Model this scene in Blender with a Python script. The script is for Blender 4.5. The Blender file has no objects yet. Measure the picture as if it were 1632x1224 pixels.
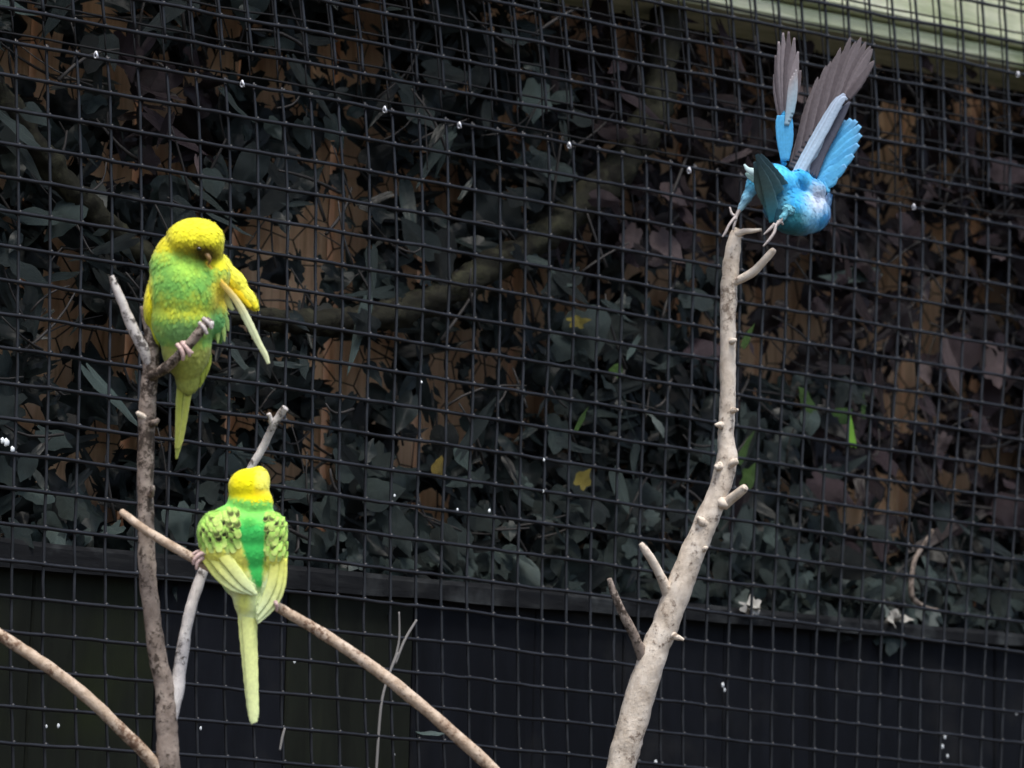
import bpy, bmesh, math, random
import numpy as np
from mathutils import Vector, Matrix, noise, Quaternion
C = bpy.context.scene
COL = C.collection
R = math.radians
random.seed(7); rng = np.random.default_rng(7)

# ------------------------------------------------------------ camera
F = 5000.0
r_ = Vector((0.773822464536557, 0.11343369547816326, 0.6231625711711064))      # mesh right, in camera axes (x right, y down, z ahead)
d_ = Vector((-0.025050856252715976, 0.9885444607496471, -0.14883649996619633)) # mesh down
n_ = Vector((-0.6329069820909095, 0.09956227122434042, 0.7677995221208933))    # away behind the mesh
t_ = Vector((0.010893623256796022, 0.004315557995282999, 2.455904077974512))
def cv(c): c = Vector(c); return Vector((r_.dot(c), n_.dot(c), -d_.dot(c)))
def cp(c): return cv(Vector(c) - t_)
EYE = cp((0, 0, 0))
AX, AY, AZ = cv((1, 0, 0)), cv((0, 1, 0)), cv((0, 0, 1))
def at(px, py, z): return cp(((px-816)/F*z, (py-612)/F*z, z))
def on_y(px, py, y0):
    d = cv(((px-816)/F, (py-612)/F, 1)); s = (y0-EYE.y)/d.y
    return EYE + d*s
def on_x(X, Y, Z):                                  # world -> photograph pixel, for laying out the planting
    v = Vector((X, Y, Z)) - EYE; z = v.dot(AZ)
    return 816+F*v.dot(AX)/z, 612+F*v.dot(AY)/z, z
cam = bpy.data.cameras.new('camera'); co = bpy.data.objects.new('camera', cam); COL.objects.link(co)
m = Matrix((AX, -AY, -AZ)).transposed().to_4x4(); m.translation = EYE
co.matrix_world = m
cam.sensor_width = 36; cam.lens = F/1632*36; cam.clip_end = 200; cam.clip_start = 0.02
cam.dof.use_dof = True; cam.dof.focus_distance = 2.2; cam.dof.aperture_fstop = 12
C.camera = co
# ------------------------------------------------------------ light
SUN_EL, SUN_AZ = 64, 205     # overcast, brightest part of the sky high behind the viewer's left shoulder
w = bpy.data.worlds.new('World'); C.world = w; w.use_nodes = True
nt = w.node_tree; sky = nt.nodes.new('ShaderNodeTexSky'); sky.sky_type = 'NISHITA'; sky.sun_disc = False
sky.sun_elevation = R(SUN_EL); sky.sun_rotation = R(SUN_AZ); sky.dust_density = 3; sky.air_density = 1
bg = nt.nodes['Background']; bg.inputs[1].default_value = 0.14
nt.links.new(sky.outputs[0], bg.inputs[0])
sd = bpy.data.lights.new('sun', 'SUN'); sd.energy = 2.1; sd.angle = R(16); sd.color = (1, .965, .9)
so = bpy.data.objects.new('sun', sd); COL.objects.link(so)
az = R(SUN_AZ); el = R(SUN_EL)
sdir = Vector((math.sin(az)*math.cos(el), math.cos(az)*math.cos(el), math.sin(el)))
so.rotation_euler = sdir.to_track_quat('Z', 'Y').to_euler(); so.location = sdir*4
C.view_settings.view_transform = 'Standard'; C.view_settings.look = 'None'
C.view_settings.exposure = 0.85; C.view_settings.gamma = 1.0
try: C.view_settings.use_curve_mapping = False
except Exception: pass

# ------------------------------------------------------------ helpers
def lin(r, g, b, k=1.0):
    f = lambda c: ((c/255+.055)/1.055)**2.4 if c > 10 else c/255/12.92
    return (f(r)*k, f(g)*k, f(b)*k, 1)
def nmat(name):
    m = bpy.data.materials.new(name); m.use_nodes = True
    return m, m.node_tree, m.node_tree.nodes['Principled BSDF']
def N(t, typ, **kw):
    n = t.nodes.new(typ)
    for k, v in kw.items():
        if k in n.inputs: n.inputs[k].default_value = v
        else: setattr(n, k, v)
    return n
def ramp(t, src, stops):
    n = t.nodes.new('ShaderNodeValToRGB'); e = n.color_ramp.elements
    while len(e) < len(stops): e.new(.5)
    for el_, (p, c) in zip(e, stops): el_.position = p; el_.color = c
    t.links.new(src, n.inputs[0]); return n.outputs[0]
def mixc(t, fac, a, b, mode='MIX'):
    n = t.nodes.new('ShaderNodeMix'); n.data_type = 'RGBA'; n.blend_type = mode
    for s, i in ((fac, 0), (a, 6), (b, 7)):
        if hasattr(s, 'links'): t.links.new(s, n.inputs[i])
        else: n.inputs[i].default_value = s
    return n.outputs[2]
def bump(t, b, src, strength, dist=.001):
    n = N(t, 'ShaderNodeBump', Strength=strength, Distance=dist); t.links.new(src, n.inputs['Height']); t.links.new(n.outputs[0], b.inputs['Normal'])
def tex(t, kind, scale, coord='Object', stretch=None, **kw):
    c = t.nodes.new('ShaderNodeTexCoord'); src = c.outputs[coord]
    if stretch:
        mp = t.nodes.new('ShaderNodeMapping'); mp.inputs['Scale'].default_value = stretch
        t.links.new(src, mp.inputs[0]); src = mp.outputs[0]
    n = N(t, kind, Scale=scale, **kw); t.links.new(src, n.inputs['Vector']); return n
def me_obj(name, verts, faces, mat, parent=None, smooth=True, cols=None):
    me = bpy.data.meshes.new(name); me.from_pydata([tuple(v) for v in verts], [], faces)
    if smooth: me.polygons.foreach_set('use_smooth', [True]*len(me.polygons))
    if cols is not None:
        a = me.color_attributes.new('Col', 'FLOAT_COLOR', 'POINT')
        a.data.foreach_set('color', np.array(cols, dtype=np.float32).ravel())
    if mat: me.materials.append(mat)
    me.update()
    o = bpy.data.objects.new(name, me); COL.objects.link(o)
    if parent: o.parent = parent
    return o
def tag(o, label=None, cat=None, group=None, kind=None):
    for k, v in (('label', label), ('category', cat), ('group', group), ('kind', kind)):
        if v: o[k] = v
    return o
def thing(name, loc, label, cat, group=None):
    o = bpy.data.objects.new(name, None); o.empty_display_size = .02; o.location = loc; COL.objects.link(o)
    return tag(o, label, cat, group)
class Geo:
    def __init__(s, org=(0, 0, 0)): s.v = []; s.f = []; s.c = []; s.o = Vector(org)
    def add(s, vs, fs, c=None):
        b = len(s.v); s.v += [Vector(v)-s.o for v in vs]; s.f += [tuple(i+b for i in f) for f in fs]
        if c is not None: s.c += c if len(c) == len(vs) and hasattr(c[0], '__len__') else [c]*len(vs)
    def tube(s, pts, rad, sides=8, rough=0, seed=0, cap=True, c=None, flat=1, fl_axis=None):
        pts = [Vector(p) for p in pts]; vs = []; fs = []; n = len(pts)
        up = Vector((.3, .2, 1)).normalized()
        for i, p in enumerate(pts):
            tg = (pts[min(i+1, n-1)]-pts[max(i-1, 0)]).normalized()
            a = tg.cross(up)
            if a.length < .1: a = tg.cross(Vector((1, 0, 0)))
            a.normalize(); b = tg.cross(a).normalized(); up = b if False else up
            r = rad[i] if hasattr(rad, '__len__') else rad
            for k in range(sides):
                th = 2*math.pi*k/sides
                q = a*math.cos(th)+b*math.sin(th)
                rr = r
                if rough: rr = r*(1+rough*noise.noise((p+q*r)*70+Vector((seed, 0, 0)))+rough*.9*noise.noise((p+q*r)*190+Vector((0, seed, 0)))+rough*.5*noise.noise((p+q*r)*500))
                vs.append(p+q*rr)
        for i in range(n-1):
            for k in range(sides):
                k2 = (k+1) % sides
                fs.append((i*sides+k, i*sides+k2, (i+1)*sides+k2, (i+1)*sides+k))
        if cap: fs.append(tuple(range(sides))[::-1]); fs.append(tuple((n-1)*sides+k for k in range(sides)))
        s.add(vs, fs, c)
    def box(s, lo, hi, bev=0):
        x0, y0, z0 = lo; x1, y1, z1 = hi
        vs = [(x, y, z) for x in (x0, x1) for y in (y0, y1) for z in (z0, z1)]
        s.add(vs, [(0, 1, 3, 2), (4, 6, 7, 5), (0, 4, 5, 1), (2, 3, 7, 6), (0, 2, 6, 4), (1, 5, 7, 3)])
    def out(s, name, mat, parent=None, smooth=True):
        return me_obj(name, s.v, s.f, mat, parent, smooth, s.c if s.c and len(s.c) == len(s.v) else None)
def spline(P, per=8):                     # Catmull-Rom through tuples of floats
    mx = max(len(p) for p in P); P = [np.array(tuple(p)+(0,)*(mx-len(p)), float) for p in P]; out = []
    for i in range(len(P)-1):
        p0, p1, p2, p3 = P[max(i-1, 0)], P[i], P[i+1], P[min(i+2, len(P)-1)]
        for k in range(per):
            t = k/per
            out.append(.5*((2*p1)+(-p0+p2)*t+(2*p0-5*p1+4*p2-p3)*t*t+(-p0+3*p1-3*p2+p3)*t**3))
    out.append(P[-1]); return out

# ------------------------------------------------------------ materials
def m_wire(name, a, b, rough=.38):
    m, t, p = nmat(name)
    n = tex(t, 'ShaderNodeTexNoise', 60, Detail=4.0)
    t.links.new(ramp(t, n.outputs['Fac'], [(.35, a), (.7, b)]), p.inputs['Base Color'])
    p.inputs['Roughness'].default_value = rough; p.inputs['Specular IOR Level'].default_value = .32
    bump(t, p, n.outputs['Fac'], .3, .0004); return m
M_WIRE = m_wire('coated_wire', (.0045, .005, .007, 1), (.014, .0155, .020, 1))
M_WIRE_B = m_wire('old_coated_wire', (.003, .003, .0035, 1), (.007, .0065, .0075, 1), .5)
M_NET = m_wire('dark_netting_wire', (.006, .006, .006, 1), (.016, .014, .012, 1), .7)
m, t, p = nmat('white_droppings'); p.inputs['Base Color'].default_value = (.62, .66, .68, 1); p.inputs['Roughness'].default_value = .7; M_WHITE = m
m, t, p = nmat('galvanised_clip'); p.inputs['Base Color'].default_value = (.55, .56, .6, 1); p.inputs['Metallic'].default_value = .4; p.inputs['Roughness'].default_value = .35; M_CLIP = m

def m_leaf(name, stops, island=False, gloss=.42):
    m, t, p = nmat(name)
    if island: g = t.nodes.new('ShaderNodeNewGeometry'); rnd = g.outputs['Random Per Island']
    else: g = t.nodes.new('ShaderNodeObjectInfo'); rnd = g.outputs['Random']
    base = ramp(t, rnd, stops)
    n = tex(t, 'ShaderNodeTexNoise', 70, Detail=5.0, Roughness=.6)
    mul = ramp(t, n.outputs['Fac'], [(.3, (.55, .55, .55, 1)), (.75, (1.35, 1.35, 1.3, 1))])
    t.links.new(mixc(t, 1.0, base, mul, 'MULTIPLY'), p.inputs['Base Color'])
    p.inputs['Roughness'].default_value = gloss; p.inputs['Specular IOR Level'].default_value = .14
    bump(t, p, n.outputs['Fac'], .6, .0015); return m
GREEN = [(0, (.005, .007, .0075, 1)), (.35, (.012, .018, .019, 1)), (.65, (.021, .031, .032, 1)), (.9, (.034, .048, .047, 1)), (1, (.055, .080, .078, 1))]
BROWN = [(0, (.007, .0045, .0055, 1)), (.4, (.019, .0125, .0155, 1)), (.8, (.036, .025, .030, 1)), (1, (.085, .066, .068, 1))]
LITTER = [(0, (.010, .014, .013, 1)), (.5, (.026, .037, .036, 1)), (.85, (.052, .073, .070, 1)), (1, (.13, .15, .145, 1))]
ML = {k: (m_leaf('leaf_'+k, s), m_leaf('foliage_'+k, [(a, (c[0]*.5, c[1]*.5, c[2]*.5, 1)) for a, c in s], True)) for k, s in (('green', GREEN), ('brown', BROWN), ('litter', LITTER))}  # foliage_ copies darkened: shade deep between the leaves is put into their colour
ML['bright'] = (m_leaf('leaf_bright_green', [(0, (.08, .19, .02, 1)), (1, (.12, .27, .03, 1))]), None)
ML['mid'] = (m_leaf('leaf_dull_green', [(0, (.018, .045, .010, 1)), (1, (.035, .07, .016, 1))]), None)
ML['yellow'] = (m_leaf('leaf_yellowing', [(0, (.10, .075, .018, 1)), (1, (.13, .11, .022, 1))]), None)

def m_wood(name, stops, sc, stretch, rough=.8, b=.5, extra=None):
    m, t, p = nmat(name)
    n = tex(t, 'ShaderNodeTexNoise', sc, stretch=stretch, Detail=8.0, Roughness=.65, Distortion=.4)
    c = ramp(t, n.outputs['Fac'], stops)
    if extra:
        n2 = tex(t, 'ShaderNodeTexNoise', extra[0], Detail=5.0, Roughness=.6)
        c = mixc(t, ramp(t, n2.outputs['Fac'], [(extra[1], (0, 0, 0, 1)), (extra[2], (1, 1, 1, 1))]), c, extra[3])
    oi = t.nodes.new('ShaderNodeObjectInfo')
    v = ramp(t, oi.outputs['Random'], [(0, (.8, .8, .8, 1)), (1, (1.15, 1.12, 1.08, 1))])
    t.links.new(mixc(t, 1.0, c, v, 'MULTIPLY'), p.inputs['Base Color'])
    p.inputs['Roughness'].default_value = rough; p.inputs['Specular IOR Level'].default_value = .06
    bump(t, p, n.outputs['Fac'], b, .002); return m
M_FENCE = m_wood('tan_fence_timber', [(.25, (.38, .21, .11, 1)), (.5, (.78, .53, .34, 1)), (.8, (.88, .68, .48, 1))], 22, (5, 1, .35))
M_BEAM = m_wood('pale_green_timber', [(.2, (.22, .27, .15, 1)), (.42, (.48, .54, .36, 1)), (.7, (.72, .76, .60, 1))], 16, (.5, 5, 6), extra=(9, .5, .72, (.24, .32, .14, 1)))
M_PLINTH = m_wood('dark_stained_board', [(.25, (.0045, .0052, .007, 1)), (.6, (.0075, .0088, .0125, 1)), (.85, (.013, .015, .021, 1))], 18, (3, 1, .5), .7, .35, extra=(11, .53, .72, (.017, .018, .020, 1)))
M_PLINTH_G = m_wood('mossy_dark_board', [(.25, (.007, .008, .007, 1)), (.6, (.013, .0155, .012, 1)), (.85, (.024, .028, .018, 1))], 18, (3, 1, .5), .7, .35, extra=(8, .5, .7, (.016, .021, .010, 1)))
M_CAP = m_wood('weathered_cap_rail', [(.25, (.006, .0065, .008, 1)), (.55, (.012, .013, .015, 1)), (.85, (.032, .035, .036, 1))], 30, (.6, 3, 3), .7, .5, extra=(14, .52, .68, (.05, .056, .06, 1)))

def m_bark(name, a, b, c, dark, sc=70, dk=(.56, .66), b_=.7):
    m, t, p = nmat(name)
    n = tex(t, 'ShaderNodeTexNoise', sc, Detail=9.0, Roughness=.7, Distortion=.3)
    base = ramp(t, n.outputs['Fac'], [(.3, a), (.5, b), (.72, c)])
    n2 = tex(t, 'ShaderNodeTexNoise', sc*2.6, Detail=6.0, Roughness=.75)
    n3 = tex(t, 'ShaderNodeTexNoise', sc*.35, Detail=3.0)
    ad = N(t, 'ShaderNodeMath', operation='MULTIPLY_ADD'); t.links.new(n3.outputs['Fac'], ad.inputs[0]); ad.inputs[1].default_value = .5; 
    sub = N(t, 'ShaderNodeMath', operation='SUBTRACT'); t.links.new(n2.outputs['Fac'], sub.inputs[0]); sub.inputs[1].default_value = .25
    t.links.new(sub.outputs[0], ad.inputs[2])
    c2 = mixc(t, ramp(t, ad.outputs[0], [(dk[0], (0, 0, 0, 1)), (dk[1], (1, 1, 1, 1))]), base, dark)
    t.links.new(c2, p.inputs['Base Color']); p.inputs['Roughness'].default_value = .85; p.inputs['Specular IOR Level'].default_value = .2
    bump(t, p, n2.outputs['Fac'], b_, .0015); return m
M_BARK_P = m_bark('pale_bark', (.38, .31, .24, 1), (.62, .54, .45, 1), (.78, .71, .62, 1), (.20, .155, .12, 1), 75, (.55, .66))
M_BARK_B = m_bark('brown_bark', (.12, .092, .074, 1), (.24, .195, .165, 1), (.40, .34, .29, 1), (.05, .038, .03, 1), 80, (.50, .58))
M_BARK_G = m_bark('grey_bark', (.34, .32, .32, 1), (.52, .49, .47, 1), (.66, .63, .6, 1), (.10, .09, .085, 1), 90, (.56, .63))
M_BARK_T = m_bark('tan_twig_bark', (.26, .18, .12, 1), (.46, .36, .27, 1), (.64, .54, .44, 1), (.14, .085, .055, 1), 110, (.52, .64))
M_MOSS = m_bark('mossy_bark', (.007, .0065, .005, 1), (.018, .018, .011, 1), (.045, .046, .026, 1), (.008, .007, .005, 1), 60, (.52, .6), 1.0)
m, t, p = nmat('dry_straw'); p.inputs['Base Color'].default_value = (.13, .125, .12, 1); p.inputs['Roughness'].default_value = .7; M_STRAW = m
m, t, p = nmat('dark_twig'); p.inputs['Base Color'].default_value = (.016, .014, .013, 1); p.inputs['Roughness'].default_value = .7; M_TWIG = m
m, t, p = nmat('bare_earth')
n = tex(t, 'ShaderNodeTexNoise', 9, Detail=8.0); t.links.new(ramp(t, n.outputs['Fac'], [(.3, (.03, .022, .015, 1)), (.7, (.09, .07, .05, 1))]), p.inputs['Base Color']); bump(t, p, n.outputs['Fac'], .8, .02); p.inputs['Roughness'].default_value = .95; M_EARTH = m

def m_feather(name, sub=.0):
    m, t, p = nmat(name)
    a = t.nodes.new('ShaderNodeVertexColor'); a.layer_name = 'Col'
    n = tex(t, 'ShaderNodeTexNoise', 420, Detail=3.0)
    mul = ramp(t, n.outputs['Fac'], [(.3, (.86, .86, .86, 1)), (.7, (1.06, 1.06, 1.06, 1))])
    t.links.new(mixc(t, 1.0, a.outputs[0], mul, 'MULTIPLY'), p.inputs['Base Color'])
    p.inputs['Roughness'].default_value = .75; p.inputs['Specular IOR Level'].default_value = .12
    p.inputs['Sheen Weight'].default_value = .15
    bump(t, p, n.outputs['Fac'], .15, .0004); return m
M_FEA = m_feather('plumage')
m, t, p = nmat('pink_scaly_skin'); n = tex(t, 'ShaderNodeTexNoise', 900, Detail=2.0)
t.links.new(ramp(t, n.outputs['Fac'], [(.3, (.34, .22, .20, 1)), (.7, (.62, .46, .42, 1))]), p.inputs['Base Color']); p.inputs['Roughness'].default_value = .6; M_FOOT = m
m, t, p = nmat('grey_scaly_skin'); n = tex(t, 'ShaderNodeTexNoise', 900, Detail=2.0)
t.links.new(ramp(t, n.outputs['Fac'], [(.3, (.25, .22, .21, 1)), (.7, (.50, .45, .43, 1))]), p.inputs['Base Color']); p.inputs['Roughness'].default_value = .6; M_FOOTG = m
m, t, p = nmat('horn_beak'); p.inputs['Base Color'].default_value = (.22, .13, .04, 1); p.inputs['Roughness'].default_value = .4; M_BEAK = m
m, t, p = nmat('dark_eye'); p.inputs['Base Color'].default_value = (.01, .008, .006, 1); p.inputs['Roughness'].default_value = .12; M_EYE = m

# ------------------------------------------------------------ ground
GZ = -1.30
g = Geo(); n_ = 40
for a in range(n_+1):
    for b in range(n_+1):
        x = -30+60*a/n_; y = -30+60*b/n_; g.v.append(Vector((x, y, GZ+.01*noise.noise(Vector((x*.7, y*.7, 0))))))
g.f = [(a*(n_+1)+b, (a+1)*(n_+1)+b, (a+1)*(n_+1)+b+1, a*(n_+1)+b+1) for a in range(n_) for b in range(n_)]
n_ = Vector((-0.6329069820909095, 0.09956227122434042, 0.7677995221208933))
tag(g.out('ground', M_EARTH), 'bare brown earth below the aviary', kind='structure')

# ------------------------------------------------------------ tan plank fence behind the leaves
FY = .222
fen = thing('plank_fence', (0, FY, GZ), 'tan vertical plank fence glimpsed through gaps in the dark leaves', 'fence')
x = -2.2; k = 0
while x < 2.6:
    wd = .088+.012*random.random(); dy = random.uniform(-.004, .004)
    g = Geo((0, FY, GZ)); b = .004; zt = 1.25+random.uniform(-.01, .01)
    y0, y1 = FY+dy, FY+.018+dy
    prof = [(x, y0+b), (x+b, y0), (x+wd-b, y0), (x+wd, y0+b), (x+wd, y1), (x, y1)]
    vs = [(a_, b_, GZ+.03) for a_, b_ in prof]+[(a_, b_, zt) for a_, b_ in prof]
    g.add(vs, [(5, 4, 3, 2, 1, 0), (6, 7, 8, 9, 10, 11)]+[(i, (i+1) % 6, (i+1) % 6+6, i+6) for i in range(6)])
    g.out('plank', M_FENCE, fen, False)
    x += wd+random.uniform(.003, .008); k += 1
for zz in (-.9, .3, 1.0):
    g = Geo((0, FY, GZ)); g.box((-2.2, FY+.024, zz), (2.6, FY+.06, zz+.07)); g.out('rail', M_FENCE, fen, False)

# ------------------------------------------------------------ hexagonal netting in front of the fence
g = Geo(); s = .021
def hexpt(i, j): return None
ex = set()
for i in range(-62, 80):
    for j in range(-38, 34):
        cx = i*s*1.5; cz = j*s*math.sqrt(3)+(s*math.sqrt(3)/2 if i % 2 else 0)
        if not (-.9 < cx < 1.25 and -.6 < cz < .75): continue
        P6 = []
        for k in range(6):
            th = math.pi/3*k; q = Vector((cx+s*math.cos(th), 0, cz+s*math.sin(th)))
            off = noise.noise_vector(q*4)*.02+noise.noise_vector(q*17)*.014+noise.noise_vector(q*60)*.005
            P6.append(q+Vector((off.x, .205+off.y*.6, off.z)))
        for k in range(6):
            a_, b_ = P6[k], P6[(k+1) % 6]
            key = tuple(sorted([(round(a_.x, 4), round(a_.z, 4)), (round(b_.x, 4), round(b_.z, 4))]))
            if key in ex: continue
            ex.add(key); g.tube([a_, b_], .0008 if k in (0, 3) else .0006, 4, cap=False)
tag(g.out('wire_netting', M_NET), 'dark hexagonal wire netting stretched across the tan planks behind the leaves', 'netting')

# ------------------------------------------------------------ dark boards along the foot, with a cap rail
PY = .030
pl_a, pl_b = on_y(-6, 857, PY), on_y(1640, 1012, PY)
ch = lambda X: .020-.010*max(0, min(1, (X+.4)/1.1))
pz = lambda X: pl_a.z+(pl_b.z-pl_a.z)*(X-pl_a.x)/(pl_b.x-pl_a.x)
pli = thing('plinth_wall', (0, PY, GZ), 'low wall of black and moss-green boards along the foot of the mesh', 'low wall')
x = -1.3; rs = random.Random(3)
while x < 1.9:
    wd = rs.uniform(.085, .125); g = Geo((0, PY, GZ)); dy = rs.uniform(0, .0012); b = .0015
    z1, z2 = pz(x)-ch(x), pz(x+wd)-ch(x+wd)
    y0 = PY+.006+dy; y1 = y0+.02
    prof = [(x, y0+b, z1), (x+b, y0, z1), (x+wd-b, y0, z2), (x+wd, y0+b, z2), (x+wd, y1, z2), (x, y1, z1)]
    vs = [(a_, b_, GZ+.02) for a_, b_, c_ in prof]+prof
    g.add(vs, [(5, 4, 3, 2, 1, 0), (6, 7, 8, 9, 10, 11)]+[(i, (i+1) % 6, (i+1) % 6+6, i+6) for i in range(6)])
    px = on_x(x+wd/2, y0, z1-.1)[0]
    o = g.out('board', M_PLINTH_G if (px < 330 or 480 < px < 600) else M_PLINTH, pli, False)
    x += wd+rs.uniform(.0003, .0008)
g = Geo((0, PY, GZ)); nseg = 60; prof = [(-.004, -.03), (-.004, -.004), (0, 0), (.060, .001), (.060, -.03)]
vs = []
for i in range(nseg+1):
    X = -1.3+3.2*i/nseg
    for a_, b_ in prof:
        if b_ < -.02: b_ = -ch(X)
        vs.append((X, PY+a_+.0015*noise.noise(Vector((X*30, a_*99, 1))), pz(X)+b_+.0015*noise.noise(Vector((X*24, b_*90, 5)))))
g.add(vs, [(i*5+k, (i+1)*5+k, (i+1)*5+(k+1) % 5, i*5+(k+1) % 5) for i in range(nseg) for k in range(5)])
g.out('cap_rail', M_CAP, pli, False)

# ------------------------------------------------------------ pale beam, top right
b0, b1 = on_y(1128, 6, .035), on_y(1632, 106, .035)
dr = (b1-b0).normalized(); org = b0-dr*.5
bm = thing('timber_beam', org, 'pale green weathered timber beam across the top right corner', 'beam')
def beam(name, lo, hi, y0, y1, L, seed):
    g = Geo(org); nn = 50; vs = []; b = .004
    prof = [(y0+b, lo), (y0, lo+b), (y0, hi-b), (y0+b, hi), (y1, hi), (y1, lo)]
    for i in range(nn+1):
        for a_, h in prof:
            q = org+dr*(L*i/nn)+Vector((0, a_, h)); q.y += .001*noise.noise(q*40+Vector((seed, 0, 0))); q.z += .001*noise.noise(q*30); vs.append(q)
    g.add(vs, [(i*6+k, (i+1)*6+k, (i+1)*6+(k+1) % 6, i*6+(k+1) % 6) for i in range(nn) for k in range(6)]+[tuple(range(6)), tuple(nn*6+k for k in range(6))[::-1]])
    return g.out(name, M_BEAM, bm, False)
beam('lower_board', 0.0, .017, 0.004, .075, 1.6, 3)
beam('upper_board', .019, .12, -.004, .075, 1.6, 8)

# ------------------------------------------------------------ welded mesh
CU = [-0.00245, -0.00287, -0.00063, 0.00895, -0.01892, -0.00688, 0.00681, -0.0107, 0.00297, 0.01334]
CV = [0.00232, 0.00505, -0.00089, 0.00171, 0.01904, -0.00151, -0.00136, 0.00255, -0.00553, 0.00125]
def mesh_pt(i, j, y=0.0):
    ic = min(max(i, -2), 42); jc = min(max(j, -6), 22)
    a_, b_ = (ic-18)/20, (jc-9)/12
    B = (1, a_, b_, a_*a_, a_*b_, b_*b_, a_**3, a_*a_*b_, a_*b_*b_, b_**3)
    du = sum(p*q for p, q in zip(CU, B)); dv = sum(p*q for p, q in zip(CV, B))
    wob = noise.noise_vector(Vector((i*.35, j*.35, y*50)))*.0012
    return Vector(((i-18)*.0254+du+wob.x, y+wob.y*1.2+.004*noise.noise(Vector((i*.08, j*.08, 3))), -((j-9)*.0254+dv)+wob.z))
def jog(i, j): return .0007*noise.noise(Vector((i*1.7, j*1.7, 9)))
def panel(name, label, i0, i1, j0, j1, y, rad, mat, oi=0, oj=0, welds=True):
    p = thing(name, mesh_pt(18, j1, y), label, 'wire mesh', None); L = p.location
    for i in range(i0, i1+1):
        g = Geo(L); pts = [mesh_pt(i+oi, j0-.15+oj+(j1-j0+.3)*k/((j1-j0)*2), y+.0010)+Vector((jog(i, k), 0, 0)) for k in range((j1-j0)*2+1)]
        g.tube(pts, rad, 6); g.out('upright_wire', mat, p)
    for j in range(j0, j1+1):
        g = Geo(L); pts = [mesh_pt(i0+(i1-i0)*k/((i1-i0)*2)+oi, j+oj, y-rad*1.3)+Vector((0, 0, jog(k, j))) for k in range((i1-i0)*2+1)]
        g.tube(pts, rad*1.12, 6); g.out('cross_wire', mat, p)
    if welds:
        g = Geo(L)
        for i in range(i0, i1+1):
            for j in range(j0, j1+1):
                if not (-2 <= i <= 42 and -7 <= j <= 23): continue
                c = mesh_pt(i+oi, j+oj, y-rad*.8)+Vector((0, 0, .0007)); r = rad*random.uniform(1.25, 1.6)
                oct_ = [c+Vector(v)*r for v in ((1, 0, 0), (.5, -.7, .5), (-.5, -.7, .5), (-1, 0, 0), (0, -.9, -.3), (0, 0, 1.1), (0, 0, -1))]
                g.add(oct_, [(0, 5, 1), (1, 5, 2), (2, 5, 3), (0, 1, 4), (1, 2, 4), (2, 3, 4), (0, 4, 6), (4, 3, 6)])
        tag(g.out('weld', mat, p), kind='stuff')
    return p
main_panel = panel('wire_mesh', 'black welded wire mesh filling the picture behind the three budgerigars', -10, 52, 1, 56, 0.0, .00125, M_WIRE)
up_panel = panel('wire_mesh', 'upper sheet of black wire mesh, clipped to the main sheet with small white clips', -10, 52, -14, 0, 0.0, .00130, M_WIRE)
panel('wire_mesh', 'second layer of black wire mesh seen doubled along the top, behind the upper sheet', -10, 52, -14, 0, 0.014, .0008, M_WIRE_B, .30, .55, False)
for (px, py) in [(152, 88), (385, 134), (612, 175), (731, 200), (906, 232), (1097, 272), (1455, 330), (1621, 119)]:
    q = on_y(px, py, -.003); g = Geo(up_panel.location)
    ring = [q+Vector((.0014*math.cos(a_*.52), -.0010+.0008*math.sin(a_*1.1), .0024*math.sin(a_*.52))) for a_ in range(10)]
    g.tube(ring, .0007, 5); g.tube([q+Vector((-.0008, -.0015, .0026)), q+Vector((.0002, -.002, 0)), q+Vector((.0008, -.002, -.0024))], [.0007, .0009, .0008], 6)
    g.out('clip', M_CLIP, up_panel)
for (px, py, s) in [(167, 1032, 2.2), (469, 1055, 2), (93, 1157, 2.2), (74, 1158, 1.6), (320, 1161, 2), (10, 705, 4), (20, 716, 3), (628, 1203, 1.6), (1152, 1092, 3), (1155, 1100, 2.4), (1502, 1190, 3), (1510, 1205, 2.4), (1506, 1175, 2.6), (1596, 1196, 2.2), (1045, 1215, 3.2), (1620, 1137, 2.4), (729, 812, 1.8), (629, 790, 1.6), (867, 733, 1.8), (866, 783, 1.8), (672, 609, 1.6), (4, 702, 3), (780, 814, 2.2)]:
    low = py > 900; q = on_y(px, py, .032 if low else -.002); r = .0005*s*1.1; ps = []; fs = []
    par = pli if low else main_panel
    g = Geo(par.location); bm_ = bmesh.new(); bmesh.ops.create_icosphere(bm_, subdivisions=2, radius=1)
    vs = [q+Vector((v.co.x*r*(1+.5*noise.noise(v.co*2+q*99)), v.co.y*r*.5, v.co.z*r*1.3*(1+.6*noise.noise(v.co*1.5+q*50)))) for v in bm_.verts]
    g.add(vs, [tuple(v.index for v in f.verts) for f in bm_.faces]); bm_.free(); g.out('dropping', M_WHITE, par)

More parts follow.
